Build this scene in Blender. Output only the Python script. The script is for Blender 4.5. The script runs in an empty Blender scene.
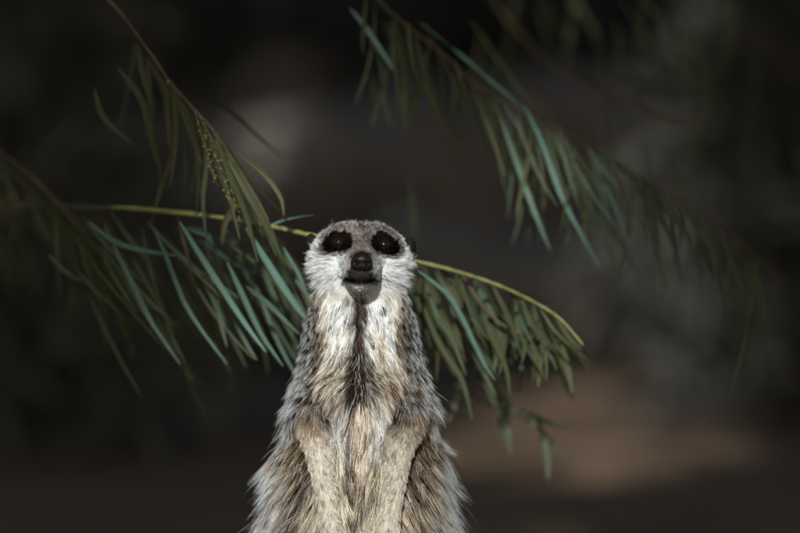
import bpy, math, random
import numpy as np
from mathutils import Vector

# ------------------------------------------------------------------ camera, light, exposure
C = bpy.context.scene.collection
sc = bpy.context.scene
S = 0.000625            # metres per photo pixel at the meerkat's distance
D0 = 2.0                # camera distance
CAMZ = 0.10 + 266.5 * S
cam = bpy.data.cameras.new('camera'); camo = bpy.data.objects.new('camera', cam); C.objects.link(camo)
camo.location = (0, -D0, CAMZ); camo.rotation_euler = (math.radians(90), 0, 0)
cam.sensor_width = 36; cam.lens = 36 * D0 / (800 * S)
cam.clip_start = 0.05; cam.clip_end = 300
cam.dof.use_dof = True; cam.dof.focus_distance = D0 - 0.03; cam.dof.aperture_fstop = 3.2
cam.dof.aperture_blades = 0
sc.camera = camo

SUN_EL, SUN_AZ = 23, 4          # degrees; azimuth measured from the camera's side towards the left
w = bpy.data.worlds.new('World'); sc.world = w; w.use_nodes = True
nt = w.node_tree; bg = nt.nodes['Background']
sky = nt.nodes.new('ShaderNodeTexSky'); sky.sky_type = 'NISHITA'; sky.sun_disc = False
sky.sun_elevation = math.radians(SUN_EL); sky.sun_rotation = math.radians(180 + SUN_AZ)
nt.links.new(sky.outputs[0], bg.inputs[0]); bg.inputs[1].default_value = 0.115
sl = bpy.data.lights.new('sun', 'SUN'); sl.energy = 5.0; sl.angle = math.radians(0.6); sl.color = (1, .985, .955)
so = bpy.data.objects.new('sun', sl); C.objects.link(so)
sd = Vector((-math.sin(math.radians(SUN_AZ)) * math.cos(math.radians(SUN_EL)),
             -math.cos(math.radians(SUN_AZ)) * math.cos(math.radians(SUN_EL)), math.sin(math.radians(SUN_EL))))
so.rotation_euler = sd.to_track_quat('Z', 'Y').to_euler(); so.location = (-2, -4, 6)
vs = sc.view_settings
vs.view_transform = 'Standard'; vs.look = 'None'; vs.exposure = 0.3; vs.gamma = 1; vs.use_curve_mapping = False

RNG = np.random.default_rng(7)
random.seed(5)

# ------------------------------------------------------------------ helpers
def P(px, py, y=0.0):
    """photo pixel at depth y -> world point"""
    k = (D0 + y) / D0
    return np.array([(px - 400) * S * k, y, CAMZ + (266.5 - py) * S * k])

def ss(a, b, x):
    t = np.clip((x - a) / (b - a), 0, 1); return t * t * (3 - 2 * t)

def norm(v):
    return v / np.maximum(np.linalg.norm(v, axis=-1, keepdims=True), 1e-9)

def mesh_obj(name, verts, faces, mat, parent=None, smooth=True):
    me = bpy.data.meshes.new(name)
    me.from_pydata([tuple(map(float, v)) for v in verts], [], [tuple(int(i) for i in f) for f in faces])
    me.materials.append(mat)
    if smooth:
        me.polygons.foreach_set('use_smooth', [True] * len(me.polygons))
    me.update()
    o = bpy.data.objects.new(name, me); C.objects.link(o)
    if parent: o.parent = parent
    return o

def tag(o, label=None, cat=None, group=None, kind=None):
    if label: o['label'] = label
    if cat: o['category'] = cat
    if group: o['group'] = group
    if kind: o['kind'] = kind
    return o

def empty(name, loc=(0, 0, 0)):
    o = bpy.data.objects.new(name, None); C.objects.link(o); o.location = loc; o.empty_display_size = .05
    return o

def material(name, build):
    m = bpy.data.materials.new(name); m.use_nodes = True
    n = m.node_tree.nodes; l = m.node_tree.links
    build(n, l, n['Principled BSDF']); return m

def ramp(n, stops):
    r = n.new('ShaderNodeValToRGB'); e = r.color_ramp.elements
    while len(e) < len(stops): e.new(0.5)
    for el, (p, c) in zip(e, stops): el.position = p; el.color = (*c, 1)
    return r

def noise_mat(name, stops, scale, rough=.9, bump=.4, bscale=None, detail=6, dist=.02, spec=.3, stretch=(1,1,1)):
    def b(n, l, p):
        tc = n.new('ShaderNodeTexCoord'); mp = n.new('ShaderNodeMapping'); mp.inputs['Scale'].default_value = stretch
        l.new(tc.outputs['Object'], mp.inputs[0])
        t = n.new('ShaderNodeTexNoise'); t.inputs['Scale'].default_value = scale; t.inputs['Detail'].default_value = detail
        t.inputs['Roughness'].default_value = .62
        l.new(mp.outputs[0], t.inputs['Vector']); r = ramp(n, stops); l.new(t.outputs[0], r.inputs[0])
        l.new(r.outputs[0], p.inputs['Base Color']); p.inputs['Roughness'].default_value = rough
        p.inputs['Specular IOR Level'].default_value = spec
        t2 = n.new('ShaderNodeTexNoise'); t2.inputs['Scale'].default_value = bscale or scale * 4; t2.inputs['Detail'].default_value = 8
        l.new(mp.outputs[0], t2.inputs['Vector'])
        bm = n.new('ShaderNodeBump'); bm.inputs['Strength'].default_value = bump; bm.inputs['Distance'].default_value = dist
        l.new(t2.outputs[0], bm.inputs['Height']); l.new(bm.outputs[0], p.inputs['Normal'])
    return material(name, b)

def leaf_mat(name, a, b_, c, rough=.5, trans=.35):
    """leaf colour from the per-leaf 'tone' attribute, thin two-sided leaf"""
    m = bpy.data.materials.new(name); m.use_nodes = True; n = m.node_tree.nodes; l = m.node_tree.links
    p = n['Principled BSDF']; out = n['Material Output']
    at = n.new('ShaderNodeAttribute'); at.attribute_name = 'tone'
    tc = n.new('ShaderNodeTexCoord'); t = n.new('ShaderNodeTexNoise'); t.inputs['Scale'].default_value = 90; t.inputs['Detail'].default_value = 4
    l.new(tc.outputs['Object'], t.inputs['Vector'])
    ad = n.new('ShaderNodeMath'); ad.operation = 'MULTIPLY_ADD'; ad.inputs[1].default_value = .35
    l.new(t.outputs[0], ad.inputs[0]); l.new(at.outputs['Fac'], ad.inputs[2])
    sb = n.new('ShaderNodeMath'); sb.operation = 'SUBTRACT'; sb.inputs[1].default_value = .17; l.new(ad.outputs[0], sb.inputs[0])
    r = ramp(n, [(0, a), (.5, b_), (1, c)]); l.new(sb.outputs[0], r.inputs[0])
    l.new(r.outputs[0], p.inputs['Base Color']); p.inputs['Roughness'].default_value = rough; p.inputs['Specular IOR Level'].default_value = .2
    tr = n.new('ShaderNodeBsdfTranslucent'); l.new(r.outputs[0], tr.inputs[0])
    mx = n.new('ShaderNodeMixShader'); mx.inputs[0].default_value = trans
    l.new(p.outputs[0], mx.inputs[1]); l.new(tr.outputs[0], mx.inputs[2]); l.new(mx.outputs[0], out.inputs[0])
    return m

def catmull(pts, n):
    pts = np.array(pts, float)
    if len(pts) == 2: pts = np.array([pts[0], (pts[0] + pts[1]) / 2, pts[1]])
    q = np.vstack([2 * pts[0] - pts[1], pts, 2 * pts[-1] - pts[-2]])
    ts = np.linspace(0, len(pts) - 1, n); out = []
    for t in ts:
        i = min(int(t), len(pts) - 2); f = t - i
        a, b, c, d = q[i], q[i + 1], q[i + 2], q[i + 3]
        out.append(.5 * ((2 * b) + (-a + c) * f + (2 * a - 5 * b + 4 * c - d) * f * f + (-a + 3 * b - 3 * c + d) * f ** 3))
    return np.array(out)

def tube(pts, radii, seg=8, n=None, bumpy=0.0):
    pts = catmull(pts, n or max(8, len(pts) * 5)); m = len(pts)
    rad = np.interp(np.linspace(0, 1, m), np.linspace(0, 1, len(radii)), radii)
    if bumpy: rad = rad * (1 + bumpy * RNG.normal(size=m))
    T = norm(np.gradient(pts, axis=0)); up = np.array([.13, .9, .2]); V = []; F = []
    for i in range(m):
        s = norm(np.cross(T[i], up)); t = np.cross(s, T[i])
        for k in range(seg):
            a = 2 * math.pi * k / seg
            V.append(pts[i] + rad[i] * (math.cos(a) * s + math.sin(a) * t))
    for i in range(m - 1):
        for k in range(seg):
            F.append((i * seg + k, i * seg + (k + 1) % seg, (i + 1) * seg + (k + 1) % seg, (i + 1) * seg + k))
    F.append(tuple(range(seg))[::-1]); F.append(tuple((m - 1) * seg + k for k in range(seg)))
    return V, F

class Leaves:
    """narrow folded leaves gathered in one mesh, each with its own tone"""
    def __init__(s): s.V = []; s.F = []; s.T = []
    def add(s, pts, width, tone, side=None, twist=0.0, n=9):
        c = catmull(pts, n); T = norm(np.gradient(c, axis=0)); b = len(s.V)
        side0 = np.array(side if side is not None else [1.0, 0, 0], float)
        for i in range(n):
            t = i / (n - 1); wd = width * .5 * (math.sin(math.pi * (0.04 + .93 * t ** .85)) ** .7)
            a = twist * t
            sd_ = norm(side0 - T[i] * np.dot(side0, T[i])); up = np.cross(sd_, T[i])
            sv = sd_ * math.cos(a) + up * math.sin(a); uv = np.cross(sv, T[i])
            s.V += [c[i] - sv * wd, c[i] + uv * wd * .28, c[i] + sv * wd]
            s.T += [tone - .06 + .1 * math.sin(9 * t + b), tone + .16, tone + .06]
        for i in range(n - 1):
            for k in (0, 1):
                q = b + i * 3 + k; s.F.append((q, q + 1, q + 4, q + 3))
    def build(s, name, mat, parent=None):
        o = mesh_obj(name, s.V, s.F, mat, parent)
        a = o.data.attributes.new('tone', 'FLOAT', 'POINT'); a.data.foreach_set('value', np.array(s.T, np.float32))
        return o

# ------------------------------------------------------------------ materials of the place
M = {}
M['dirt'] = noise_mat('dirt', [(.3, (.085, .055, .033)), (.55, (.20, .13, .078)), (.75, (.29, .195, .115))], 1.6, 1, .8, 22, 9, .04)
M['rock'] = noise_mat('rock', [(.3, (.12, .10, .082)), (.5, (.225, .195, .165)), (.72, (.35, .31, .265))], 2.2, .95, .8, 12, 10, .05)
M['rock_warm'] = noise_mat('rock_warm', [(.3, (.15, .11, .08)), (.55, (.24, .185, .145)), (.8, (.33, .27, .22))], 2.0, .95, .8, 12, 10, .05)
M['bark'] = noise_mat('bark', [(.3, (.05, .035, .025)), (.6, (.12, .09, .065)), (.8, (.18, .15, .12))], 9, .95, .8, 30, 8, .02, stretch=(1, 1, .25))
M['stem'] = noise_mat('stem', [(.3, (.09, .095, .03)), (.55, (.15, .16, .05)), (.8, (.21, .18, .08))], 120, .55, .3, 300, 4, .002)
M['stem_dark'] = noise_mat('stem_dark', [(.3, (.035, .028, .016)), (.6, (.075, .058, .028)), (.8, (.13, .09, .04))], 90, .7, .3, 300, 4, .002)
M['bud'] = noise_mat('bud', [(.3, (.20, .16, .03)), (.7, (.32, .27, .07))], 200, .7, .3, 500, 3, .001)
M['leaf'] = leaf_mat('leaf', (.040, .043, .014), (.055, .068, .034), (.085, .165, .135), .5, .2)
M['leaf_dark'] = leaf_mat('leaf_dark', (.055, .053, .048), (.07, .068, .06), (.09, .088, .075), .6, .15)
M['shade_crown_leaf'] = leaf_mat('shade_crown_leaf', (.035, .055, .02), (.05, .075, .03), (.075, .10, .045), .6, .12)

# ------------------------------------------------------------------ the ground and the bank behind
def vnoise(x, y, seed=0):
    r = np.random.default_rng(seed); v = 0
    for k in range(7):
        a = r.uniform(0, 6.28); f = .5 * 1.7 ** k
        v = v + np.sin(f * (x * math.cos(a) + y * math.sin(a)) + r.uniform(0, 6.28)) / (k + 1.5)
    return v

def ground_h(x, y):
    h = .012 * vnoise(x * 2, y * 2, 3) + .006 * vnoise(x * 9, y * 9, 4)
    near = np.exp(-((x + .024) ** 2 + y ** 2) / .05)
    h = h * (1 - near)
    bank = ss(6.6, 12.5, y) * 2.6 * (1 + .16 * vnoise(x * .9, y * .9, 8))
    return h + bank

def grid(nx, ny, fx, fy):
    us = np.linspace(-1, 1, nx); vs_ = np.linspace(0, 1, ny)
    U, W = np.meshgrid(fx(us), fy(vs_)); return U, W
xs = np.linspace(-1, 1, 221); xs = np.sign(xs) * (np.abs(xs) * 5 + 55 * np.abs(xs) ** 6)
ys = np.linspace(0, 1, 261); ys = -6 + 30 * ys ** 1.0
ys = np.concatenate([[-60, -30, -12], ys, [30, 45, 70]])
X, Y = np.meshgrid(xs, ys); Z = ground_h(X, Y)
V = np.stack([X, Y, Z], -1).reshape(-1, 3); nx = len(xs)
F = [(j * nx + i, j * nx + i + 1, (j + 1) * nx + i + 1, (j + 1) * nx + i) for j in range(len(ys) - 1) for i in range(nx - 1)]
tag(mesh_obj('ground', V, F, M['dirt']), 'brown bare earth floor rising to a bank', kind='structure')

def boulder(loc, size, seed, mat, label, rot=0):
    import bmesh
    bm = bmesh.new(); bmesh.ops.create_icosphere(bm, subdivisions=5, radius=1)
    r = np.random.default_rng(seed); ph = r.uniform(0, 6.28, (14, 3)); dr = norm(r.normal(size=(14, 3)))
    cuts = norm(r.normal(size=(9, 3))); cd = r.uniform(.62, .85, 9)
    for v in bm.verts:
        p = np.array(v.co); n = p.copy()
        for c_, d_ in zip(cuts, cd):
            e = np.dot(p, c_) - d_
            if e > 0: p = p - c_ * e * .85
        k = sum(math.sin(np.dot(n, dr[i]) * (2.2 + i) + ph[i][0]) / (2.5 + i) for i in range(14)) * .10
        v.co = p * (1 + k)
    me = bpy.data.meshes.new('boulder'); bm.to_mesh(me); bm.free(); me.materials.append(mat)
    me.polygons.foreach_set('use_smooth', [True] * len(me.polygons))
    o = bpy.data.objects.new('boulder', me); C.objects.link(o); o.location = loc; o.scale = size; o.rotation_euler[2] = rot
    tag(o, label, 'boulder', 'boulders along the foot of the bank'); return o

for px, py, y, sx, sz, mt, lb in [
    (300, 200, 6.6, .34, .32, 'rock', 'pale grey boulder blurred behind the meerkat, left of its head'),
    (180, 260, 7.0, .45, .50, 'rock', 'grey boulder leftmost in the row, behind the leaf sprays'),
    (430, 185, 7.4, .38, .32, 'rock_warm', 'brownish boulder just right above the meerkat head'),
    (545, 170, 7.6, .44, .32, 'rock_warm', 'warm grey boulder high behind the upper right leafy branch'),
    (440, 300, 6.3, .42, .20, 'rock', 'low grey boulder behind the meerkat right shoulder'),
    (610, 290, 6.7, .50, .26, 'rock', 'low dark grey boulder above the brown earth at right'),
    (280, 100, 7.9, .22, .15, 'rock_warm', 'rusty brown boulder highest behind the left branches'),
    (800, 260, 7.9, .40, .38, 'rock', 'grey boulder rightmost, half lost in the dark')]:
    p = P(px, py, y); boulder((p[0], p[1], p[2]), (sx, sx * .9, sz), px * 7 + py, M[mt], lb, px * .1)

# ------------------------------------------------------------------ dark shrubs and unseen trees added for shade
# gaps shaped into the added crowns for light, listed by where their dappled light lands: x, y (photo), depth, radii, share of leaves kept
LIGHT_GAPS = [(292, 163, 6.6, 90, 62, .01), (480, 155, 7.2, 120, 50, .12), (620, 150, 7.5, 70, 45, .20), (450, 255, 6.5, 140, 50, .08),
        (560, 335, 6.4, 120, 36, .10), (600, 410, 3.7, 195, 640, .03), (285, 85, 8.2, 50, 35, .04),
        (520, 140, .20, 140, 90, .12), (690, 215, .25, 90, 70, .45), (225, 185, .1, 70, 70, .12)]
def rand_unit(n): return norm(RNG.normal(size=(n, 3)))

def leaf_cloud(name, centers, radii, n, ll, lw, mat, parent, flat=0.0, gap=None):
    """n leaf-sized two-triangle blades scattered through clumps"""
    centers = np.array(centers); radii = np.array(radii)
    w_ = radii[:, 0] * radii[:, 1] * radii[:, 2]; idx = RNG.choice(len(centers), n, p=w_ / w_.sum())
    d = rand_unit(n) * (RNG.random((n, 1)) ** .45)
    c = centers[idx] + d * radii[idx]
    if gap is not None:          # leaves dropped from the added crowns to let sun reach the meerkat
        wp = c + gap; s_ = np.array(sd); q = wp - s_ * (wp[:, 1] / s_[1])[:, None]
        r_ = np.hypot((q[:, 0] + .035) / .175, (q[:, 2] - .215) / .22) + np.clip(.2 * RNG.normal(size=n), -.2, .2)
        keep = ss(1.0, 1.8, r_)
        for gx, gy, gd, ra, rb, kp in LIGHT_GAPS:
            o_ = P(gx, gy, gd); k_ = S * (D0 + gd) / D0; q = wp - s_ * ((wp[:, 1] - gd) / s_[1])[:, None]
            r2 = ((q[:, 0] - o_[0]) / (ra * k_)) ** 2 + ((q[:, 2] - o_[2]) / (rb * k_)) ** 2
            keep = keep * (1 - (1 - kp) * (1 - ss(.75, 1.35, np.sqrt(r2) + .12 * RNG.normal(size=n))))
        c = c[RNG.random(n) < keep]; n = len(c)
    ax = rand_unit(n); ax[:, 2] -= .5; ax = norm(ax)
    sd_ = norm(np.cross(ax, rand_unit(n) + np.array([0, 0, flat])))
    L = ll * RNG.uniform(.6, 1.4, (n, 1)); W = lw * RNG.uniform(.7, 1.3, (n, 1))
    V = np.stack([c, c + ax * L * .45 + sd_ * W * .5, c + ax * L, c + ax * L * .45 - sd_ * W * .5], 1).reshape(-1, 3)
    F = np.arange(n * 4).reshape(n, 4)
    me = bpy.data.meshes.new(name); me.vertices.add(n * 4); me.vertices.foreach_set('co', V.ravel())
    me.loops.add(n * 4); me.loops.foreach_set('vertex_index', F.ravel())
    me.polygons.add(n); me.polygons.foreach_set('loop_start', np.arange(n) * 4); me.polygons.foreach_set('loop_total', np.full(n, 4))
    me.materials.append(mat); me.update(calc_edges=True)
    a = me.attributes.new('tone', 'FLOAT', 'POINT'); a.data.foreach_set('value', np.repeat(RNG.random(n), 4).astype(np.float32))
    o = bpy.data.objects.new(name, me); C.objects.link(o); o.parent = parent; return o

def shrub(x, y, w_, h, n, label, ll=.09, lw=.022):
    root = empty('shrub', (x, y, float(ground_h(np.array(x), np.array(y)))))
    tag(root, label, 'shrub', 'dark shrubs around the clearing')
    sv = []; sf = []; cen = []; rad = []
    for k in range(7):
        a = 2.4 * k; ex = np.array([math.cos(a) * w_ * .55, math.sin(a) * w_ * .4, h * (.55 + .35 * random.random())])
        v, f = tube([(0, 0, -.05), ex * .45 + np.array([0, 0, h * .1]), ex], [.02, .012, .004], 6)
        b = len(sv); sv += v; sf += [tuple(i + b for i in q) for q in f]
        cen.append(ex); rad.append([w_ * .38, w_ * .38, h * .28]); cen.append(ex * np.array([.6, .6, .4])); rad.append([w_ * .42, w_ * .42, h * .3])
        cen.append(ex * np.array([1.1, 1.1, .2])); rad.append([w_ * .36, w_ * .36, h * .2])
    mesh_obj('stems', sv, sf, M['bark'], root)
    leaf_cloud('foliage', cen, rad, n, ll, lw, M['leaf_dark'], root)

shrub(-.80, 2.6, .62, 1.5, 15000, 'black green shrub filling the left side behind the sprays')
shrub(-1.25, 4.3, .75, 2.2, 9000, 'tall dark shrub at far left beside the boulders')
shrub(.90, 3.6, .62, 1.9, 15000, 'dark shrub filling the right edge of the picture')
shrub(1.7, 6.0, .75, 2.6, 8000, 'tall dark shrub at far right beside the rightmost boulder')
shrub(-.35, 8.75, 1.2, 1.0, 18000, 'dark shrub topping the bank behind the grey boulders')
shrub(-.15, 8.15, .95, .8, 14000, 'low dark shrub just above the boulders, left of centre')
shrub(1.2, 8.9, 1.2, 1.0, 16000, 'dark shrub topping the bank above the warm grey boulder')
shrub(-1.7, 8.6, 1.1, 1.3, 14000, 'dark shrub topping the bank at far left')

def added_shade_tree(x, y, h, cx, cy, rx, ry, n, label):  # stands out of view, added to block the sun
    z0 = float(ground_h(np.array(x), np.array(y)))
    root = empty('tree', (x, y, z0)); tag(root, label, 'tree', 'unseen trees added to shade the clearing')
    v, f = tube([(0, 0, -.2), (.05, .03, h * .35), (-.04, -.02, h * .7), (.02, 0, h)], [.19, .14, .11, .06], 14, 26, .03)
    tr = mesh_obj('trunk', v, f, M['bark'], root)
    sv = []; sf = []; cen = []; rad = []
    c0 = np.array([cx - x, cy - y, h - z0])
    for k in range(34):
        a = k * 2.399; r_ = math.sqrt((k + .5) / 34)
        e = c0 + np.array([math.cos(a) * r_ * rx, math.sin(a) * r_ * ry, random.uniform(-.2, .35) + .5 * (1 - r_)])
        v, f = tube([(0, 0, h * .6 - .2), e * np.array([.5, .5, 1]) * .9, e], [.06, .035, .01], 6)
        b = len(sv); sv += v; sf += [tuple(i + b for i in q) for q in f]
        cen.append(e); rad.append([rx * .26, ry * .26, .34])
    mesh_obj('shade_limbs', sv, sf, M['bark'], root)
    leaf_cloud('shade_crown', cen, rad, n, .17, .075, M['shade_crown_leaf'], root, 1.5, np.array([x, y, z0]))

added_shade_tree(-2.6, 1.0, 3.0, -1.5, -.8, 2.9, 7.4, 88000, 'unseen tree added to shade the clearing from the left')
added_shade_tree(2.9, 2.2, 3.2, 1.9, -.6, 2.7, 7.4, 84000, 'unseen tree added to shade the clearing from the right')
added_shade_tree(-3.4, 12.5, 4.2, -1.0, 13.5, 4.5, 3.0, 26000, 'unseen tree added for shade on top of the bank')

# ------------------------------------------------------------------ the weeping tree whose sprays hang round the meerkat
tree = empty('weeping_tree', (-1.25, .75, 0))
tag(tree, 'weeping tree with long narrow leaves hanging in sprays round the meerkat', 'tree')
TO = np.array([-1.25, .75, 0])
def loc(pts): return [np.array(p, float) - TO for p in pts]
v, f = tube(loc([(-1.25, .75, -.1), (-1.22, .74, .35), (-1.12, .72, .8), (-.9, .66, 1.25), (-.55, .6, 1.6), (-.1, .55, 1.75)]),
            [.075, .06, .05, .035, .022, .01], 14, 40, .03)
trunk = mesh_obj('trunk', v, f, M['bark'], tree)

def spray(stem, radii, leaves, mat='stem', buds=None, fill=(), label=None):
    """a hanging branch: stem mesh, its leaves and its flower buds"""
    v, f = tube(loc(stem), radii, 8, len(stem) * 9, .13)
    st = mesh_obj('branch', v, f, M[mat], tree)
    if label: st['label'] = label
    L = Leaves()
    for pts, wd, tone in leaves:
        pts = loc(pts)
        ang = random.uniform(-.5, .5)
        L.add(pts, wd * 1.0, tone, (math.cos(ang), math.sin(ang), 0), random.uniform(-.9, .9))
    o = L.build('leaves', M['leaf'], st); o.matrix_parent_inverse.identity()
    if buds is not None:
        BV = []; BF = []
        import bmesh
        bm = bmesh.new(); bmesh.ops.create_icosphere(bm, subdivisions=1, radius=1)
        bv = np.array([q.co[:] for q in bm.verts]); bf = [tuple(q.index for q in fa.verts) for fa in bm.faces]; bm.free()
        for p in loc(buds):
            b = len(BV); r_ = random.uniform(.0003, .00065); BV += list(bv * r_ * np.array([1, 1, 1.3]) + p); BF += [tuple(i + b for i in q) for q in bf]
        mesh_obj('buds', BV, BF, M['bud'], st)
    return st

def rleaf(base, ang, length, width, tone, y, dy=0.0, curl=None):
    """random leaf from photo-plane base, angle (deg, 0 = right, 90 = down)"""
    a = math.radians(ang); c = random.uniform(-.2, .2) if curl is None else curl
    pts = []
    for t in (0, .33, .66, 1):
        aa = a + c * t
        pts.append(P(base[0] + math.cos(aa) * length * t, base[1] + math.sin(aa) * length * t, y + dy * t))
    return (pts, width * S, tone)

def px(pts, y, dy=0.0):
    n = len(pts); return [P(a, b, y + dy * i / max(1, n - 1)) for i, (a, b) in enumerate(pts)]

# --- spray 1: yellow stem passing behind the meerkat's head
s1 = [P(112, 208, .10)] + px([(130, 208), (200, 215), (255, 223), (310, 235), (361, 247), (420, 262), (455, 271), (495, 284), (530, 300), (560, 319), (583, 345)], .075)
lv = []
Yb = .075
for pts, wd, tone, y in [
    ([(89, 222), (114, 241), (142, 250), (180, 256)], 7, .95, .07),
    ([(105, 225), (117, 253), (136, 291), (153, 325), (180, 364)], 7, .75, .08),
    ([(153, 227), (167, 259), (183, 300), (202, 331), (227, 364)], 6.5, .85, .075),
    ([(142, 228), (152, 278), (171, 334), (186, 364)], 6, .45, .10),
    ([(180, 222), (199, 253), (221, 287), (246, 325), (266, 352)], 8, .95, .055),
    ([(246, 228), (267, 262), (292, 300), (310, 325)], 9, 1, .045),
    ([(227, 262), (242, 294), (261, 334), (283, 366)], 7.5, .85, .065),
    ([(246, 286), (267, 303), (299, 334)], 7, .7, .05),
    ([(283, 247), (299, 275), (308, 296)], 5, .9, .05),
    ([(268, 226), (288, 219), (314, 215)], 6, .95, .05),
    ([(92, 262), (114, 291), (149, 331), (165, 350)], 4, .3, .10),
    ([(48, 254), (66, 272), (86, 283)], 6, .7, .12),
    ([(165, 235), (200, 240), (232, 262), (262, 276)], 10, .9, .10),
    ([(185, 228), (205, 233), (215, 248)], 10, .9, .09),
    ([(178, 259), (200, 277), (226, 302), (240, 320)], 4, .1, .07),
    ([(230, 245), (262, 268), (280, 290)], 5, .4, .09),
    ([(212, 236), (245, 246), (270, 262)], 6, .5, .11),
    ([(260, 240), (284, 300), (296, 345)], 5, .35, .10),
    ([(417, 270), (445, 292), (462, 317), (482, 360), (495, 380)], 6.5, .9, .055),
    ([(440, 268), (460, 290), (470, 330)], 6, .4, .08),
    ([(492, 284), (510, 320), (522, 357)], 7.5, .3, .07),
    ([(432, 312), (452, 340), (466, 375)], 7, .45, .08),
    ([(540, 309), (560, 336), (591, 362)], 4.5, .2, .07),
    ([(455, 272), (463, 297), (477, 318)], 5, .4, .07),
    ([(418, 285), (430, 325), (438, 345), (436, 382)], 8, .0, .09),
    ([(555, 316), (568, 336), (582, 350)], 6, .3, .075),
    ([(420, 300), (440, 345), (462, 380), (472, 420)], 8, .35, .09),
    ([(475, 278), (488, 330), (505, 365), (510, 395)], 7, .4, .09),
    ([(505, 288), (528, 312), (553, 348), (560, 360)], 6, .25, .08),
    ([(520, 296), (535, 330), (548, 352)], 5, .3, .08)]:
    lv.append((px(pts, y, random.uniform(-.01, .02)), wd * S * .8, tone * .9))
for k in range(85):     # denser, dimmer leaves behind, left part
    bx_ = random.uniform(60, 305); by = 212 + (bx_ - 150) * .1 + random.uniform(0, 90)
    lv.append(rleaf((bx_, by), random.uniform(48, 76), random.uniform(60, 130), random.uniform(3, 5.5), random.uniform(.0, .6), random.uniform(.09, .26), random.uniform(-.03, .05)))
for k in range(74):     # right part
    bx_ = random.uniform(405, 555); by = 262 + max(0, bx_ - 420) * .3 + random.uniform(0, 45)
    lv.append(rleaf((bx_, by), random.uniform(52, 88), random.uniform(45, 95) * (1 - .25 * (bx_ > 500)), random.uniform(3.5, 6.5), random.uniform(.0, .6), random.uniform(.08, .2), random.uniform(-.03, .04)))
bd = [P(random.uniform(495, 580), 0, .075) for _ in range(0)]
spray(s1, [.0013, .002, .0019, .0015, .0014, .0014, .0013, .0012, .0012, .0011, .0011, .001, .0009, .0008], lv, 'stem', label='yellow green stem with teal leaves passing behind the head')
spray([(-1.18, .73, .55), (-.8, .95, .5), P(-40, 190, .6), P(40, 205, .34), P(90, 208, .16), P(114, 208, .10)], [.01, .007, .004, .003, .0025, .0021],
      [rleaf((random.uniform(-60, 60), random.uniform(190, 230)), random.uniform(40, 80), 90, 6, .1, .5) for k in range(12)], 'stem_dark')
# twiglets of spray 1
spray([P(177, 214, .09), P(190, 262, .08), P(205, 282, .075), P(235, 312, .075)], [.0011, .0010, .0008, .0005], [rleaf((200 + 8 * k, 275 + 9 * k), 60 + 12 * (k % 3), 55, 5, .5, .08) for k in range(5)], 'stem_dark')
spray([P(460, 272, .09), P(490, 315, .09), P(525, 335, .09), P(562, 342, .10)], [.0012, .0011, .0009, .0005],
      [rleaf((480 + 9 * k, 315 + 3.2 * k), 60 + 13 * (k % 4), 50, 7, .25, .10) for k in range(10)], 'stem_dark')
spray([P(425, 300, .13), P(440, 350, .16), P(470, 395, .2), P(540, 425, .25)], [.0014, .0012, .001, .0006],
      [rleaf((430 + 11 * k, 345 + 8 * k), 30 + 22 * (k % 4), 55, 8, .35 + .1 * (k % 3), .2) for k in range(11)], 'stem_dark')

# --- spray 2: drooping olive branch with buds, upper left
s2 = [(-1.05, .70, .95), P(-260, -260, .35), P(20, -60, .14)] + px([(100, -8), (148, 50), (170, 82), (193, 108), (215, 133), (240, 172), (262, 208), (278, 245)], .04)
lv = []
for pts, wd, tone, y in [
    ([(193, 108), (222, 140), (250, 180), (275, 205), (286, 222)], 6, .15, .04),
    ([(200, 116), (206, 160), (203, 200), (207, 245)], 5, .1, .05),
    ([(204, 122), (216, 160), (228, 195), (240, 240)], 6, .12, .04),
    ([(215, 133), (228, 170), (246, 215), (258, 262)], 7, .2, .03),
    ([(228, 160), (252, 200), (270, 232), (284, 262)], 8, .25, .03),
    ([(118, 68), (142, 100), (154, 148), (164, 187)], 8, .12, .08),
    ([(94, 88), (104, 118), (133, 144)], 6, .15, .10),
    ([(170, 82), (178, 130), (160, 190), (150, 230)], 5, .0, .09),
    ([(166, 78), (190, 120), (198, 170), (196, 220)], 4, .05, .07),
    ([(180, 96), (220, 105), (262, 140), (285, 160)], 5, .0, .16),
    ([(212, 128), (236, 190), (224, 225), (222, 245)], 7, .05, .06),
    ([(232, 150), (262, 172), (280, 196), (284, 216)], 5, .05, .04),
    ([(222, 140), (240, 185), (262, 222), (276, 256)], 5, .3, .035)]:
    lv.append((px(pts, y), wd * S, tone))
for k in range(26):
    t = random.random(); bx_ = 120 + 120 * t; by = 20 + 160 * t
    lv.append(rleaf((bx_, by), random.uniform(50, 100), random.uniform(55, 100), random.uniform(4, 6.5), random.uniform(0, .2), random.uniform(.05, .2)))
bd = []
for a in np.linspace(0, 1, 44):
    q = np.array([197, 115]) * (1 - a) + np.array([236, 212]) * a
    bd.append(P(q[0] + random.gauss(0, 3.5), q[1] + random.gauss(0, 3), .035 + random.gauss(0, .003)))
for a in range(6): bd.append(P(170 + random.gauss(0, 3), 80 + random.gauss(0, 3), .038))
spray(s2, [.008, .003, .0018, .0015, .0013, .0012, .0011, .001, .0009, .0008, .0006], lv, 'stem_dark', bd, label='olive drooping branch with tiny yellow buds')

for a_, b_, c_ in (((194, 108), (206, 150), (215, 182)), ((200, 118), (222, 160), (238, 212)), ((214, 132), (230, 172), (240, 200))):
    spray([P(*a_, .037), P(*b_, .036), P(*c_, .035)], [.0006, .0005, .0003], [rleaf(b_, 75, 40, 3.5, .1, .037)], 'stem_dark',
          [P(b_[0] + (c_[0] - b_[0]) * t + random.gauss(0, 1.2), b_[1] + (c_[1] - b_[1]) * t, .035) for t in np.linspace(-.6, 1, 14)])
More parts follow.
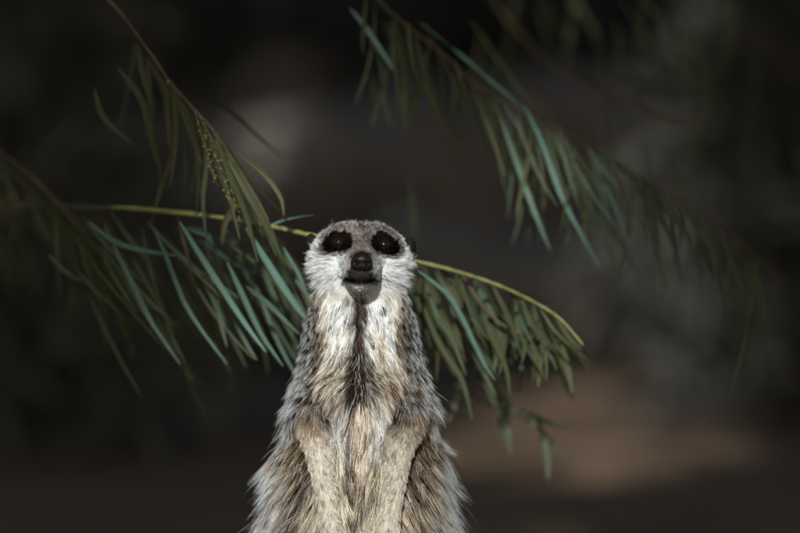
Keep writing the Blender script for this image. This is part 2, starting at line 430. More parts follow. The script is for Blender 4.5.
# --- spray 3: dim branch at the left edge
s3 = [(-1.2, .74, .55), P(-330, 60, .35), P(-60, 120, .25), P(10, 160, .2), P(50, 195, .19), P(85, 235, .18), P(110, 285, .18), P(125, 330, .18)]
lv = []
for k in range(34):
    t = random.random(); bx_ = -40 + 150 * t; by = 120 + 150 * t
    lv.append(rleaf((bx_, by), random.uniform(35, 88), random.uniform(60, 120), random.uniform(4, 7.5), random.uniform(0, .2), random.uniform(.14, .3)))
bd = [P(14 + random.gauss(0, 9), 200 + random.gauss(0, 5), .19) for _ in range(14)]
spray(s3, [.006, .003, .002, .0017, .0015, .0012, .001, .0007], lv, 'stem_dark', bd)

# --- spray 4: long branch crossing the upper right
s4 = [(-.1, .55, 1.72), P(150, -420, .290), P(290, -120, .230)] + px([(372, -8), (408, 27), (440, 52), (480, 88), (520, 110), (560, 130), (600, 152), (645, 182), (690, 208), (735, 240), (790, 285)], .17, .08)
lv = []
for pts, wd, tone, y in [
    ([(350, 8), (366, 28), (382, 52), (397, 74)], 5, .9, .150),
    ([(420, 22), (436, 35), (452, 48)], 3.2, .95, .170),
    ([(452, 48), (468, 61), (484, 74)], 3.8, 1, .170),
    ([(478, 70), (503, 91), (526, 112)], 4, .9, .170),
    ([(524, 105), (543, 145), (563, 200), (599, 266)], 5, .95, .150),
    ([(500, 118), (514, 155), (532, 205), (550, 250)], 6, .7, .150),
    ([(545, 128), (556, 165), (570, 210), (566, 248)], 6, .4, .170),
    ([(520, 110), (521, 170), (520, 215), (511, 247)], 5, .4, .190),
    ([(560, 132), (590, 175), (606, 215), (640, 282)], 6, .35, .190),
    ([(590, 150), (596, 200), (606, 240), (618, 275)], 5, .25, .210),
    ([(650, 185), (656, 240), (666, 300)], 6, .35, .200),
    ([(720, 230), (737, 275), (742, 305), (756, 334)], 5, .35, .220),
    ([(600, 153), (625, 170), (640, 190)], 9, .5, .200),
    ([(372, 30), (382, 70), (384, 100), (392, 130)], 4, .3, .210),
    ([(415, 35), (425, 80), (440, 120), (465, 155)], 9, .0, .170),
    ([(440, 52), (455, 90), (448, 130)], 5, .1, .200),
    ([(383, 20), (400, 60), (403, 100), (409, 125)], 8, .0, .190),
    ([(480, 88), (505, 130), (530, 170), (540, 180)], 8, .05, .200),
    ([(640, 180), (655, 195), (664, 212)], 7, .4, .210),
    ([(370, 75), (375, 100), (372, 128)], 5, .3, .230),
    ([(470, 20), (500, 62), (530, 100), (560, 120)], 5, .2, .290),
    ([(410, 130), (412, 200), (417, 245)], 4, .25, .3),
    ([(448, 160), (444, 200), (450, 228)], 3, .3, .3),
    ([(690, 208), (700, 228), (716, 250)], 6, .4, .230)]:
    lv.append((px(pts, y), wd * S, tone))
for k in range(22):
    bx_ = random.uniform(480, 610); lv.append(rleaf((bx_, float(np.interp(bx_, [480, 520, 560, 610], [90, 112, 132, 160]))), random.uniform(55, 82), random.uniform(70, 130), random.uniform(2.5, 4), random.uniform(.3, .8), random.uniform(.13, .22)))
stx = [372, 408, 440, 480, 520, 560, 600, 645, 690, 735, 790]; sty = [-8, 27, 52, 88, 110, 130, 152, 182, 208, 240, 285]
for k in range(62):
    bx_ = random.uniform(360, 760); by = float(np.interp(bx_, stx, sty)) + random.uniform(-8, 12)
    lv.append(rleaf((bx_, by), random.uniform(55, 100), random.uniform(60, 130), random.uniform(3, 6), random.uniform(.0, .220), random.uniform(.12, .36)))
spray(s4, [.006, .003, .0017, .0016, .0015, .0014, .0013, .0012, .0011, .001, .0009, .0008, .0007, .0006], lv, 'stem_dark', label='long arching branch crossing the upper right')

# --- spray 5: thin reddish branch above spray 4
s5 = [(-.12, .55, 1.74), P(380, -420, .6), P(470, -60, .56)] + px([(530, 45), (580, 78), (630, 104), (665, 120), (690, 120), (710, 100)], .55)
lv = []
for k in range(30):
    bx_ = random.uniform(480, 800); by = random.uniform(-60, 130) + .2 * (bx_ - 480)
    lv.append(rleaf((bx_, by), random.uniform(50, 105), random.uniform(55, 120), random.uniform(3.5, 6), random.uniform(.0, .3), random.uniform(.5, .75)))
for pts, wd, tone in [([(620, -5), (640, 30), (665, 65), (700, 92)], 5, .1), ([(645, -5), (662, 30), (668, 62)], 4, .6), ([(672, 40), (686, 70), (692, 105)], 8, .0),
                      ([(616, 20), (618, 50), (614, 75)], 4, .3), ([(695, 40), (707, 80), (706, 130)], 4, .3)]:
    lv.append((px(pts, .5), wd * S, tone))
spray(s5, [.006, .003, .0017, .0015, .0013, .0012, .001, .0009, .0007], lv, 'stem_dark')

# ------------------------------------------------------------------ the meerkat
OX = (361 - 400) * S        # its axis in world x; everything below is local to (OX, 0, 0)
# rounded cones: (a, b, ra, rb, group)   groups: 0 torso, 1 head, 2 snout, 3 arm, 4 leg, 5 tail, 6 hand/foot
PR = []
def cone(a, b, ra, rb, g, mir=False, sx=1.0):
    PR.append((np.array(a, float), np.array(b, float), ra, rb, g))
    if mir:
        PR.append((np.array([-a[0], a[1], a[2]]), np.array([-b[0], b[1], b[2]]), ra, rb, g))
cone((-.0125, .004, .2725), (.0125, .004, .2725), .0190, .0190, 1)          # skull
cone((0, .006, .2725), (0, .02, .268), .0185, .021, 1)
cone((.012, -.004, .266), (.0165, .004, .265), .0128, .0115, 1, True)   # cheeks
cone((.0150, -.0125, .2815), (.009, -.010, .2835), .0075, .0075, 1, True)  # brows
cone((0, -.014, .2755), (0, -.037, .2700), .0125, .0084, 2)              # muzzle
cone((0, -.036, .2700), (0, -.0480, .2680), .0080, .0056, 2)
cone((.0035, -.036, .2645), (.0028, -.046, .2640), .0056, .0046, 2, True)  # lips
cone((0, -.012, .262), (0, -.0375, .2585), .0112, .0050, 2)              # jaw
cone((-.006, .004, .258), (-.006, .009, .226), .0215, .0250, 0, True)   # neck
cone((-.008, .012, .226), (-.009, .012, .185), .0265, .0310, 0, True)   # chest
cone((-.008, .012, .185), (-.010, .014, .140), .0300, .0345, 0, True)
cone((-.010, .014, .140), (-.014, .016, .095), .0345, .0370, 0, True)   # belly
cone((-.014, .016, .095), (-.014, .020, .060), .0370, .0340, 0, True)
cone((.021, .006, .207), (.029, -.002, .182), .0130, .0115, 0, True)    # shoulder
cone((.030, -.002, .182), (.0290, -.020, .160), .0105, .0078, 3, True)   # upper arm
for sx, wx, hx in ((1, .0200, .0165), (-1, .0160, .0165)):
    cone((.0290 * sx, -.020, .160), (wx * sx, -.036, .100), .0069, .0056, 3)   # forearm
    cone((wx * sx, -.036, .100), (hx * sx, -.040, .082), .0056, .0058, 3)
for q in range(4):
    cone((.013 + .0022 * q, -.043, .080), (.0125 + .0024 * q, -.046, .066 + .0015 * abs(q - 1)), .0022, .0016, 6, True)
cone((.012, -.040, .080), (.0085, -.044, .073), .0020, .0015, 6, True)
cone((.030, .012, .070), (.040, -.020, .052), .0260, .0160, 4, True)    # thigh
cone((.040, -.020, .052), (.038, .020, .020), .0130, .0075, 4, True)    # shank to hock
cone((.038, .020, .020), (.038, -.012, .0075), .0075, .0065, 4, True)   # foot
for q in range(4):
    cone((.032 + .004 * q, -.012, .0065), (.031 + .0048 * q, -.028, .0035), .0042, .0028, 6, True)
tl = catmull([(0, .045, .06), (.004, .075, .035), (.014, .115, .014), (.035, .17, .009), (.07, .22, .008)], 8)
for i in range(7): cone(tl[i], tl[i + 1], .0125 - .0013 * i, .0125 - .0013 * (i + 1), 5)

def sdf_all(p):
    out = np.empty((len(PR), len(p)))
    for i, (a, b, ra, rb, g) in enumerate(PR):
        ab = b - a; t = np.clip(((p - a) @ ab) / max(ab @ ab, 1e-12), 0, 1)
        out[i] = np.linalg.norm(p - a - t[:, None] * ab, axis=1) - (ra + (rb - ra) * t)
    return out
def sdf(p, k=.0042):
    d = sdf_all(p); m = d.min(0)
    return m - k * np.log(np.exp(-(d - m) / k).sum(0)) * .75
def grad(p, e=.0004):
    return norm(np.stack([sdf(p + np.eye(3)[i] * e) - sdf(p - np.eye(3)[i] * e) for i in range(3)], 1))

import bmesh
bm = bmesh.new()
for a, b, ra, rb, g in PR:
    L = np.linalg.norm(b - a); k = max(2, int(L / (min(ra, rb) * .35)) + 1)
    for t in np.linspace(0, 1, k):
        c = a + (b - a) * t; r_ = ra + (rb - ra) * t
        mat_ = __import__('mathutils').Matrix.Translation(Vector(c)) @ __import__('mathutils').Matrix.Scale(r_, 4)
        bmesh.ops.create_icosphere(bm, subdivisions=2 if r_ < .006 else 3, radius=1, matrix=mat_)
tmp = bpy.data.meshes.new('tmp'); bm.to_mesh(tmp); bm.free()
to = bpy.data.objects.new('tmp', tmp); C.objects.link(to)
md = to.modifiers.new('r', 'REMESH'); md.mode = 'VOXEL'; md.voxel_size = .0013
dg = bpy.context.evaluated_depsgraph_get(); ev = to.evaluated_get(dg)
body_me = bpy.data.meshes.new_from_object(ev, depsgraph=dg); bpy.data.objects.remove(to); bpy.data.meshes.remove(tmp)
nv = len(body_me.vertices); co = np.empty(nv * 3); body_me.vertices.foreach_get('co', co); co = co.reshape(-1, 3)
for _ in range(5):
    co = co - grad(co) * np.clip(sdf(co), -.003, .003)[:, None] * .9
body_me.vertices.foreach_set('co', co.ravel()); body_me.polygons.foreach_set('use_smooth', [True] * len(body_me.polygons)); body_me.update()
print('body verts', nv)

GR = np.array([g for *_, g in PR])
def groups(p):
    return GR[sdf_all(p).argmin(0)]

def fbm(p, s, seed=0):
    r = np.random.default_rng(seed); v = np.zeros(len(p))
    for k in range(12):
        d = norm(r.normal(size=3)) * s * (1 + .35 * k); v += np.sin(p @ d + r.uniform(0, 6.28)) / (1 + .12 * k)
    return v / 4.2          # about -1..1

Wc = np.array([.80, .835, .84]); Cc = np.array([.66, .55, .395]); Bc = np.array([.105, .070, .050])
Gc = np.array([.215, .165, .13]); Rc = np.array([.42, .255, .125]); Dc = np.array([.008, .005, .004]); Lc = np.array([.63, .585, .50])

def coat(p, g):
    """coat colour (albedo) and how strongly hairs are banded dark at the root with pale tips"""
    u = np.abs(p[:, 0]) / S; v = 533 - (p[:, 2] - .10) / S; y = p[:, 1]
    us = p[:, 0] / S
    n = len(p)
    def mix(c, k, w_): return c * (1 - w_[:, None]) + k * w_[:, None]
    nz = fbm(p, 260, 1); nz2 = fbm(p, 700, 2); nz3 = fbm(p * np.array([1, 1, .3]), 420, 5)
    c = np.tile(Lc, (n, 1)); band = np.full(n, .35)
    # torso sides and back: warm grey brown with pale tips
    side = ss(34, 50, u + 6 * nz - 6 * ss(400, 520, v)) 
    c = mix(c, Cc * .95, ss(.2, .8, nz3) * .6)
    belly = ss(392, 408, v) * (1 - side); c = mix(c, Wc * .25 + Cc * .75, belly)
    c = mix(c, Bc * 1.7, belly * np.clip(1.0 * ss(-.1, .4, nz3 + .32 * np.exp(-(u / 15) ** 2) * ss(410, 440, v) - .15), 0, 1))
    c = mix(c, Wc * 1.0, belly * (1 - ss(420, 450, v)) * ss(3, 20, u) * .6)
    c = mix(c, Gc * .9, side * .75); c = mix(c, Cc, side * ss(390, 430, v) * ss(-.4, .3, nz3) * .7); c = mix(c, Rc, side * ss(-.1, .6, nz) * ss(380, 430, v) * .75); band = band + side * .6
    back = ss(.012, .03, y); c = mix(c, Gc, back * .8)
    # chest: brown streaked band with the dark whorl
    ch = ss(338, 352, v) * (1 - ss(395, 408, v)) * (1 - side)
    c = mix(c, np.array([.27, .195, .135]), ch * np.clip(.1 + .9 * ss(-.1, .5, nz3 + .25 * nz2), 0, 1) * .75)
    c = mix(c, Bc * 1.6, ch * ss(.25, .7, nz3) * .6)
    arm = (g == 3) | (g == 6)
    # neck: pale bib with dark centre line
    nk = ss(292, 302, v) * (1 - ss(330, 362, v + 10 * nz + 16 * nz3)) * (1 - ss(26, 42, u + 7 * nz + 4 * nz3)); c = mix(c, Wc * .93, nk * .92); c = mix(c, Cc, nk * ss(312, 345, v) * ss(-.3, .5, nz3) * .7); band = band * (1 - nk * .8)
    nks = ss(290, 300, v) * (1 - ss(345, 370, v)) * ss(38, 46, u + 5 * nz); c = mix(c, Bc * 1.6, nks * .8)
    lw = 6.4 + 1.2 * nz3 + 4 * ss(335, 388, v) - 5 * ss(395, 405, v) + 2.5 * (1 - ss(296, 310, v))
    ln = np.exp(-((us + 2 + 2.2 * nz) / lw) ** 2 * .9) * ss(294, 300, v) * (1 - ss(394, 404, v)); c = mix(c, Bc * .6, np.clip(ln * (1.4 + .3 * nz3), 0, 1) * .96)
    wh = np.exp(-((us + 2) / 8) ** 2 - ((v - 376) / 22) ** 2) * (~arm); c = mix(c, Bc * .5, np.clip(wh * 1.2, 0, 1) * (1 - ss(395, 402, v)))
    # arms: short sandy grey hair
    aw = (1 - ss(.160, .178, p[:, 2] + .004 * nz)) * arm; c = c * (1 - aw[:, None]) + mix(np.tile(Lc * 1.02, (n, 1)), Gc, np.clip(.30 + .4 * nz2, 0, 1) * .6) * aw[:, None]; band[arm] = .25
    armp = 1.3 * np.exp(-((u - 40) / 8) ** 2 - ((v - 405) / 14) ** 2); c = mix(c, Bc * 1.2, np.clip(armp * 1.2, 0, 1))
    leg = (g == 4) | (g == 5); c[leg] = mix(np.tile(Gc, (n, 1)), Rc, np.clip(.5 + .5 * nz, 0, 1))[leg]
    tip = (g == 5) & (y > .19); c[tip] = Bc
    # head
    hd = (v < 296)
    h = np.tile(Wc, (n, 1))
    top = 1 - ss(229, 238, v + 4 * nz2); h = mix(h, np.array([.17, .15, .135]), np.clip(top * (.75 + .5 * nz2), 0, 1))
    br = np.exp(-(u / 10) ** 2) * (1 - ss(258, 266, v)) * (1 + .5 * ss(236, 248, v)) ; h = mix(h, np.array([.15, .125, .11]), np.clip(br * (.85 + .45 * nz2), 0, .95))
    tan_ = np.exp(-((u - 13) / 5) ** 2 - ((v - 254) / 8) ** 2); h = mix(h, np.array([.20, .165, .145]), np.clip(tan_ * .8, 0, 1))
    bk = ss(-.002, .012, y); h = mix(h, Gc, bk * .85)
    ms = .75 * np.exp(-((u - 12) / 5) ** 2 - ((v - 268) / 11) ** 2) * (g == 2); h = mix(h, Gc * 1.25, np.clip(ms * .8, 0, 1))
    low = ss(276, 292, v + 5 * nz) * ss(14, 30, u); h = mix(h, Cc * .8, low * .35)
    # dark muzzle, mouth line
    mz = (1 - ss(8, 14, u + 3 * nz2 - 4.5 * ss(262, 278, v))) * ss(246, 256, v) * (1 - ss(281.5, 285, v)); h = mix(h, Dc * 2.2, mz * .97)
    mth = np.exp(-((v - (277.8 + .14 * (22 - u) + .8 * nz)) / 1.3) ** 2) * (1 - ss(23, 29, u)) * (y < -.008); h = mix(h, Dc * 1.5, np.clip(mth * 1.2, 0, 1))
    chin = ss(283, 286, v) * (1 - ss(12, 24, u)); h = mix(h, Wc * .9, chin * .9)
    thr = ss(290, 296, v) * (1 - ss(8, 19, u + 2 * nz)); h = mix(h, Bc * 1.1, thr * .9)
    # eye patches
    ex = (u - 24.5); ey = (v - 242.5); ex2 = ex * .94 + ey * .30; ey2 = -ex * .30 + ey * .94
    e = np.sqrt((ex2 / 17) ** 2 + (ey2 / 12) ** 2) + .10 * nz2 + .06 * nz
    rim = np.exp(-((e - 1.08) / .13) ** 2) * (y < .008); h = mix(h, Bc * 1.3, np.clip(rim * .8, 0, 1))
    pat = (1 - ss(.86, 1.06, e)) * (y < .008); h = mix(h, Dc, pat)
    # dark hair round the ears
    er = np.exp(-((p[:, 2] - .2755) / .010) ** 2) * ss(.002, .008, y) * (1 - ss(.02, .028, y)) * ss(34, 44, u); h = mix(h, Dc * 1.5, np.clip(er * 1.3, 0, 1))
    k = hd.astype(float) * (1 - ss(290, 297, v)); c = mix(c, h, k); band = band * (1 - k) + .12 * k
    return c, band, pat * hd, mz * hd

def sample_surface(n):
    me = body_me; me.calc_loop_triangles(); nt_ = len(me.loop_triangles)
    tri = np.empty(nt_ * 3, int); me.loop_triangles.foreach_get('vertices', tri); tri = tri.reshape(-1, 3)
    a, b, c = co[tri[:, 0]], co[tri[:, 1]], co[tri[:, 2]]
    ar = .5 * np.linalg.norm(np.cross(b - a, c - a), axis=1); m = (a + b + c) / 3
    g = groups(m); wt = np.ones(nt_)
    wt *= np.where(m[:, 1] > .03, .35, 1.0); wt *= np.where(m[:, 2] < .085, .3, 1.0)
    wt *= np.where((g == 1) | (g == 2), 3.2, 1.0) * np.where(g == 3, 2.2, 1.0) * np.where(g == 6, .5, 1)
    pr = ar * wt; i = RNG.choice(nt_, n, p=pr / pr.sum()); r1 = np.sqrt(RNG.random((n, 1))); r2 = RNG.random((n, 1))
    return a[i] * (1 - r1) + b[i] * r1 * (1 - r2) + c[i] * r1 * r2

NOSE = np.array([0, -.055, .2675]); EYE = np.array([.0150, -.0185, .2805]); ER = .0042
EYE_OUT = .0012
_e = EYE.copy()[None]
for _y in np.linspace(-.05, 0, 400):        # set the eyeball so that it bulges a little from its socket
    _e[0, 1] = _y
    if sdf(_e)[0] < 0: break
EYE[1] = _y - EYE_OUT + ER
def flow_len(p, nrm, g):
    n = len(p); u = np.abs(p[:, 0]) / S; v = 533 - (p[:, 2] - .10) / S; sg = np.sign(p[:, 0])
    # torso: down and out
    f = np.zeros((n, 3)); f[:, 2] = -1
    f[:, 0] += sg * (.12 + .45 * ss(30, 60, u))
    f[:, 0] -= sg * .30 * ss(405, 430, v) * (1 - ss(25, 34, u))             # belly hair converges
    f[:, 1] += .1
    ln = .010 + .010 * ss(340, 470, v); ln = ln + .012 * ss(38, 58, u) * ss(370, 440, v) + .003 * ss(38, 50, u) * ss(300, 330, v)
    lift = np.full(n, .26) + .36 * ss(330, 440, v) * ss(30, 50, u)
    Wp = np.array([-.0012, -.02, .196]); r = p - Wp; rr = np.linalg.norm(r[:, [0, 2]], axis=1)
    kr = .85 * np.exp(-(rr / .021) ** 2) * (1 - .6 * ss(.196, .186, p[:, 2])) * (p[:, 1] < 0); r = r + RNG.normal(size=r.shape) * .0016; rad = norm(np.stack([r[:, 0] * 1.5, r[:, 1] * 0, -.25 * np.abs(r[:, 2]) - .006], 1))
    f = f * (1 - kr[:, None]) + rad * kr[:, None] * 1.3; ln *= (1 - .25 * kr); 
    nk = 1 - ss(330, 356, v); ln = ln * (1 - .25 * nk)
    arm = (g == 3) | (g == 6); f[arm] = np.stack([-sg * .2, np.zeros(n), -np.ones(n)], 1)[arm]
    ln = np.where(arm, .0044 + .008 * ss(.158, .178, p[:, 2]), ln); ln = np.where(g == 6, .002, ln); lift = np.where(arm, .22, lift)
    leg = g == 4; ln = np.where(leg, .008, ln); tail = g == 5
    f[tail] = np.array([.3, 1, -.3]); ln = np.where(tail, .007, ln)
    # head
    hf = norm(p - NOSE); hf[:, 0] *= 1.25; hf[:, 2] -= .25 * ss(262, 280, v); 
    hl = .0024 + .0040 * ss(.016, .045, np.linalg.norm(p - NOSE, axis=1))
    hl = hl + .0030 * ss(24, 44, u) * ss(248, 268, v)
    hl = np.where(v < 246, np.minimum(hl, .0042), hl); 
    eye = np.sqrt(((u - 24) / 15) ** 2 + ((v - 242.5) / 13) ** 2)
    hl = hl * (.45 + .55 * ss(.75, 1.35, np.where(p[:, 1] < .01, eye, 9)))
    hl = np.where(v < 246, np.minimum(hl, .0042), hl)
    k = 1 - ss(285, 300, v); k = np.where(p[:, 1] > -.028, k, (v < 300) * 1.0); k = k * (~leg)
    f = f * (1 - k[:, None]) + hf * k[:, None]; ln = ln * (1 - k) + hl * k; lift = lift * (1 - k) + .30 * k
    f = f - nrm * np.sum(f * nrm, 1, keepdims=True)
    return norm(f), ln, lift

from mathutils import Matrix
_R = np.array((Matrix.Rotation(math.radians(2.2), 3, 'Y') @ Matrix.Rotation(math.radians(1.8), 3, 'Z')))
PIV = np.array([0, .008, .258])
def pose(p):
    """turn and tip the head a little"""
    q = (p - PIV) @ _R.T + PIV + np.array([-.0012, 0, 0]); w_ = ss(.240, .264, p[..., 2])[..., None]
    r = p * (1 - w_) + q * w_
    r[..., 0] *= .928 - .012 * (1 - ss(.185, .225, p[..., 2])); r[..., 0] -= .0018 * (1 - ss(.10, .20, p[..., 2]))
    return r

def make_fur(n, name, thick):
    p = sample_surface(n); p = p - grad(p) * sdf(p)[:, None]; g = groups(p); nrm = grad(p)
    d_nose = np.linalg.norm((p - np.array([0, -.0540, .2685])) / np.array([1.25, 1, 1]), axis=1)
    q = p.copy(); q[:, 0] = np.abs(q[:, 0]); d_eye = np.linalg.norm(q - EYE, axis=1)
    keep = (d_nose > .0066) & (d_eye > ER * .80); p, g, nrm = p[keep], g[keep], nrm[keep]; n = len(p)
    f, ln, lift = flow_len(p, nrm, g)
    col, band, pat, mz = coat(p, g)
    v = 533 - (p[:, 2] - .10) / S
    # clumps
    nc = 12000; ci = RNG.choice(n, nc, replace=False); cp = p[ci]
    from mathutils import kdtree
    kd = kdtree.KDTree(nc)
    for i, c_ in enumerate(cp): kd.insert(c_, i)
    kd.balance(); own = np.array([kd.find(q_)[1] for q_ in p])
    crand = RNG.normal(size=(nc, 3)); cl = RNG.uniform(.75, 1.25, nc); cshade = RNG.normal(size=nc)
    torso = (g == 0) & (v > 290)
    ln = ln * cl[own] * RNG.uniform(.65, 1.15, n)
    stray = RNG.random(n) < .025; ln = np.where(stray, ln * 1.15, ln); lift = np.where(stray, lift + .2, lift)
    wob = crand[own] * .16 + RNG.normal(size=(n, 3)) * .10
    K = 7; ts = np.linspace(0, 1, K)
    d0 = norm(f + nrm * (lift[:, None] + .25) + wob * .6); d1 = norm(f + nrm * lift[:, None] * .45 + wob)
    base = p - nrm * .0006
    pts = np.empty((n, K, 3)); pts[:, 0] = base; seg = ln / (K - 1)
    for k in range(1, K):
        d = norm(d0 * (1 - ts[k]) + d1 * ts[k]); pts[:, k] = pts[:, k - 1] + d * seg[:, None]
    # pull towards the clump's guide hair
    gpt = pts[ci][own]; amt = np.where(torso, .62 + .2 * ss(40, 60, np.abs(p[:, 0]) / S) * ss(380, 430, v), np.where((g == 3), .3, .42)) * RNG.uniform(.5, 1, n) * (~stray)
    for k in range(1, K):
        a_ = (amt * ts[k] ** 1.1)[:, None]; target = gpt[:, k] + (pts[:, k] - gpt[:, k]) * .12
        lim = np.linalg.norm(target - pts[:, k], axis=1)[:, None]; a_ = a_ * np.clip(.9 * ln[:, None] / np.maximum(lim, 1e-6), 0, 1) if k else a_
        pts[:, k] = pts[:, k] * (1 - a_) + target * a_
    pts = pose(pts)
    sh = 1 + .30 * cshade[own] * np.where(v < 290, .5, 1) * np.where(g == 3, .35, 1) + .25 * RNG.normal(size=n); sh = np.clip(sh, .2, 1.45)
    col = np.clip(col * sh[:, None], .003, .88); col = np.where(g[:, None] == 3, col * .9, col)
    lum = col.mean(1, keepdims=True); col = np.clip(lum + (col - lum) * 1.3, .003, .9) * np.clip(lum / .55, .2, 1) ** .65
    # grizzled hairs: some dark, some pale
    rnd = RNG.random(n); dk = (rnd < np.where(g == 3, .06, .20)) & (pat < .3) & ((v < 240) | (v > 300)) & (mz < .3); col[dk] *= .35
    pl = (rnd > .88) & (pat < .2) & (mz < .2) & (v > 345); col[pl] = col[pl] * .4 + Wc * .55
    cu = bpy.data.hair_curves.new(name); cu.add_curves([K] * n)
    cu.attributes['position'].data.foreach_set('vector', pts.reshape(-1).astype(np.float32))
    rad = thick * RNG.uniform(.7, 1.3, (n, 1)) * np.where(v < 300, .75, 1)[:, None] * (1 - .88 * ts[None, :] ** 1.6)
    ra = cu.attributes.get('radius') or cu.attributes.new('radius', 'FLOAT', 'POINT'); ra.data.foreach_set('value', rad.ravel().astype(np.float32))
    ca = cu.attributes.new('coat', 'FLOAT_VECTOR', 'CURVE'); ca.data.foreach_set('vector', col.ravel().astype(np.float32))
    uu = np.abs(p[:, 0]) / S; tw = (g == 0) * (v > 288) * (.75 * ss(38, 50, uu) * (1 - ss(400, 430, v)) + ss(400, 430, v) * (.12 * ss(35, 45, uu) + .8 * ss(52, 66, uu)))  # pale agouti tips; bluish rim light at the outline put into their colour
    tw = tw + .35 * ((v < 238) & (g == 1) & (pat < .15)); tw = tw * RNG.uniform(.1, 1.15, n)
    ta = cu.attributes.new('pale_tip', 'FLOAT', 'CURVE'); ta.data.foreach_set('value', np.clip(tw, 0, 1).astype(np.float32))
    ba = cu.attributes.new('band', 'FLOAT', 'CURVE'); ba.data.foreach_set('value', band.astype(np.float32))
    return cu

def fur_material():
    m = bpy.data.materials.new('fur'); m.use_nodes = True; n = m.node_tree.nodes; l = m.node_tree.links
    n.remove(n['Principled BSDF']); out = n['Material Output']
    ca = n.new('ShaderNodeAttribute'); ca.attribute_name = 'coat'; ba = n.new('ShaderNodeAttribute'); ba.attribute_name = 'band'
    hi = n.new('ShaderNodeHairInfo')
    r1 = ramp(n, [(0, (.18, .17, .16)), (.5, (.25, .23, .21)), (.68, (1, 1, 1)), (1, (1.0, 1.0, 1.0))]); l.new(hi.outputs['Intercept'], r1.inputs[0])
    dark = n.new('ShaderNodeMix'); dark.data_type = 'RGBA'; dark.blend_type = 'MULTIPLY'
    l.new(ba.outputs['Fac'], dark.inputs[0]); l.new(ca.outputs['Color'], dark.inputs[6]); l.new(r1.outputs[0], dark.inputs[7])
    tipf = n.new('ShaderNodeMath'); tipf.operation = 'MULTIPLY'
    r2 = ramp(n, [(.6, (0, 0, 0)), (.88, (1, 1, 1))]); l.new(hi.outputs['Intercept'], r2.inputs[0])
    bb = n.new('ShaderNodeAttribute'); bb.attribute_name = 'pale_tip'
    l.new(r2.outputs[0], tipf.inputs[0]); l.new(bb.outputs['Fac'], tipf.inputs[1])
    tip = n.new('ShaderNodeMix'); tip.data_type = 'RGBA'; l.new(tipf.outputs[0], tip.inputs[0]); l.new(dark.outputs[2], tip.inputs[6]); tip.inputs[7].default_value = (.70, .81, .88, 1)
    h = n.new('ShaderNodeBsdfPrincipled'); l.new(tip.outputs[2], h.inputs['Base Color'])
    h.inputs['Roughness'].default_value = .5; sp = n.new('ShaderNodeMapRange'); sp.inputs['From Max'].default_value = .25; sp.inputs['To Max'].default_value = .3
    l.new(tip.outputs[2], sp.inputs['Value']); l.new(sp.outputs[0], h.inputs['Specular IOR Level'])
    tr = n.new('ShaderNodeBsdfTranslucent'); l.new(tip.outputs[2], tr.inputs[0])
    mx = n.new('ShaderNodeMixShader'); mx.inputs[0].default_value = .22
    l.new(h.outputs[0], mx.inputs[1]); l.new(tr.outputs[0], mx.inputs[2]); l.new(mx.outputs[0], out.inputs[0]); return m

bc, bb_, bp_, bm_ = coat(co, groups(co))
def skin_b(n, l, p):
    a = n.new('ShaderNodeAttribute'); a.attribute_name = 'coat'; l.new(a.outputs['Color'], p.inputs['Base Color']); p.inputs['Roughness'].default_value = .9; p.inputs['Specular IOR Level'].default_value = 0
M['skin'] = material('skin', skin_b)
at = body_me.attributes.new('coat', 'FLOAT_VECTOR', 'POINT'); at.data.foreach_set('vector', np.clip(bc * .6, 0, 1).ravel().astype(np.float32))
body_me.vertices.foreach_set('co', pose(co).ravel()); body_me.update()
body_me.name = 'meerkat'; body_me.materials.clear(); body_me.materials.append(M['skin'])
mk = bpy.data.objects.new('meerkat', body_me); C.objects.link(mk); mk.location = (OX, 0, 0)
tag(mk, 'meerkat standing upright with dark eye patches and forearms hanging over its belly, facing the camera', 'meerkat')

NF = 190000
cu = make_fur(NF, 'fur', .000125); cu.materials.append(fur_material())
fo = bpy.data.objects.new('fur', cu); C.objects.link(fo); fo.parent = mk

def glossy(name, col, rough, coat_=0.0, bump=0):
    def b(n, l, p):
        p.inputs['Base Color'].default_value = (*col, 1); p.inputs['Roughness'].default_value = rough
        p.inputs['Specular IOR Level'].default_value = .10; p.inputs['Coat Weight'].default_value = coat_; p.inputs['Coat Roughness'].default_value = .03
        if bump:
            tc = n.new('ShaderNodeTexCoord'); t = n.new('ShaderNodeTexVoronoi'); t.inputs['Scale'].default_value = 1800; l.new(tc.outputs['Object'], t.inputs['Vector'])
            q = n.new('ShaderNodeBump'); q.inputs['Strength'].default_value = bump; q.inputs['Distance'].default_value = .0003; l.new(t.outputs[0], q.inputs['Height']); l.new(q.outputs[0], p.inputs['Normal'])
    return material(name, b)
M['nose'] = glossy('nose', (.008, .006, .006), .28, .05, .5)
M['eye'] = glossy('eye', (.008, .005, .004), .10, 0)
M['ear'] = glossy('ear', (.010, .008, .007), .8)
M['claw'] = glossy('claw', (.05, .04, .03), .4)

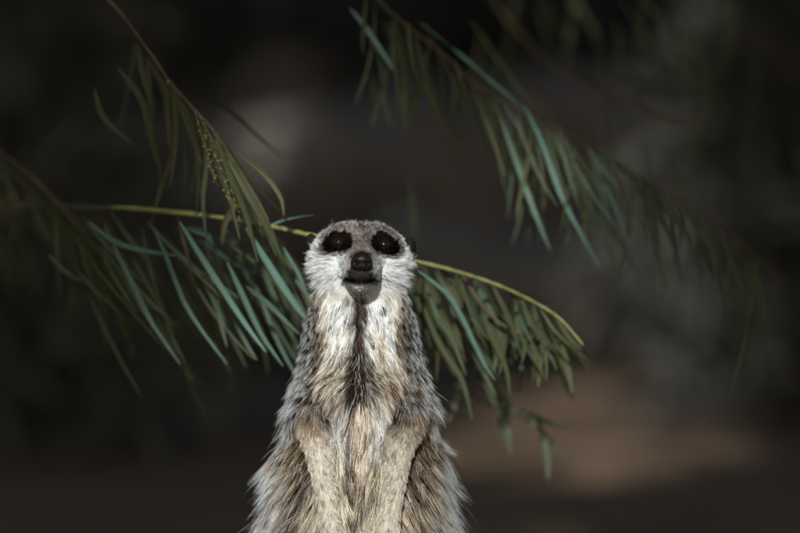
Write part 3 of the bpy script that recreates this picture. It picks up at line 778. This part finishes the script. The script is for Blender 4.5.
def uvsphere(r, nu=32, nv_=20):
    V = []; F = []
    for j in range(nv_ + 1):
        th = math.pi * j / nv_
        for i in range(nu):
            ph = 2 * math.pi * i / nu; V.append((math.sin(th) * math.cos(ph), math.sin(th) * math.sin(ph), math.cos(th)))
    for j in range(nv_):
        for i in range(nu):
            F.append((j * nu + i, (j + 1) * nu + i, (j + 1) * nu + (i + 1) % nu, j * nu + (i + 1) % nu))
    return np.array(V) * r, F
for s_ in (-1, 1):
    V, F = uvsphere(ER); e = mesh_obj('eye', V, F, M['eye'], mk); e.location = pose(np.array([s_ * EYE[0], EYE[1], EYE[2]]))
# nose pad with nostrils
V, F = uvsphere(1, 48, 36); V = V * np.array([.0068, .0062, .0061])
for i, q in enumerate(V):
    x, y, z = q
    z += -.0010 * (abs(x) / .0072) ** 2 + .0008 * (z > 0)
    for sx in (-1, 1):
        dd = ((x - sx * .0034) / .0016) ** 2 + ((z + .0006) / .0012) ** 2
        if y < 0: y += .0030 * math.exp(-dd)
    if y < 0: y += .0010 * math.exp(-(x / .0006) ** 2) * (1 if z < .001 else .2)
    V[i] = (x, y, z)
no = mesh_obj('nose', V, F, M['nose'], mk); no.location = pose(np.array([0, -.0525, .2690])); no.rotation_euler = (0, math.radians(2.2), math.radians(1.8))
# ears: low rounded flaps on the sides of the head
for s_ in (-1, 1):
    V, F = uvsphere(1, 24, 16); V = V * np.array([.0048, .0062, .0095])
    V[:, 1] += .002 * (V[:, 0] * s_ > 0) * 0; V[:, 0] = np.where(V[:, 1] < 0, V[:, 0] * (1 - .35 * np.exp(-(V[:, 2] / .006) ** 2)), V[:, 0])
    e = mesh_obj('ear', V, F, M['ear'], mk); e.location = pose(np.array([s_ * .0325, .007, .2765])); e.rotation_euler = (0, math.radians(s_ * 8), 0)
# claws on hands and feet
for a, b, ra, rb, g in PR:
    if g == 6:
        d = norm(b - a); ln_ = .006 if b[2] > .03 else .005
        v, f = tube([b, b + d * ln_ * .6 + np.array([0, -.0006, 0]), b + d * ln_ + np.array([0, 0, -.001 if b[2] > .03 else -.0015])], [.0011, .0008, .0002], 6, 6)
        mesh_obj('claw', v, f, M['claw'], mk)

# ------------------------------------------------------------------ render settings
cy = sc.cycles
cy.max_bounces = 12; cy.diffuse_bounces = 3; cy.glossy_bounces = 4; cy.transmission_bounces = 8; cy.transparent_max_bounces = 8
cy.use_denoising = True
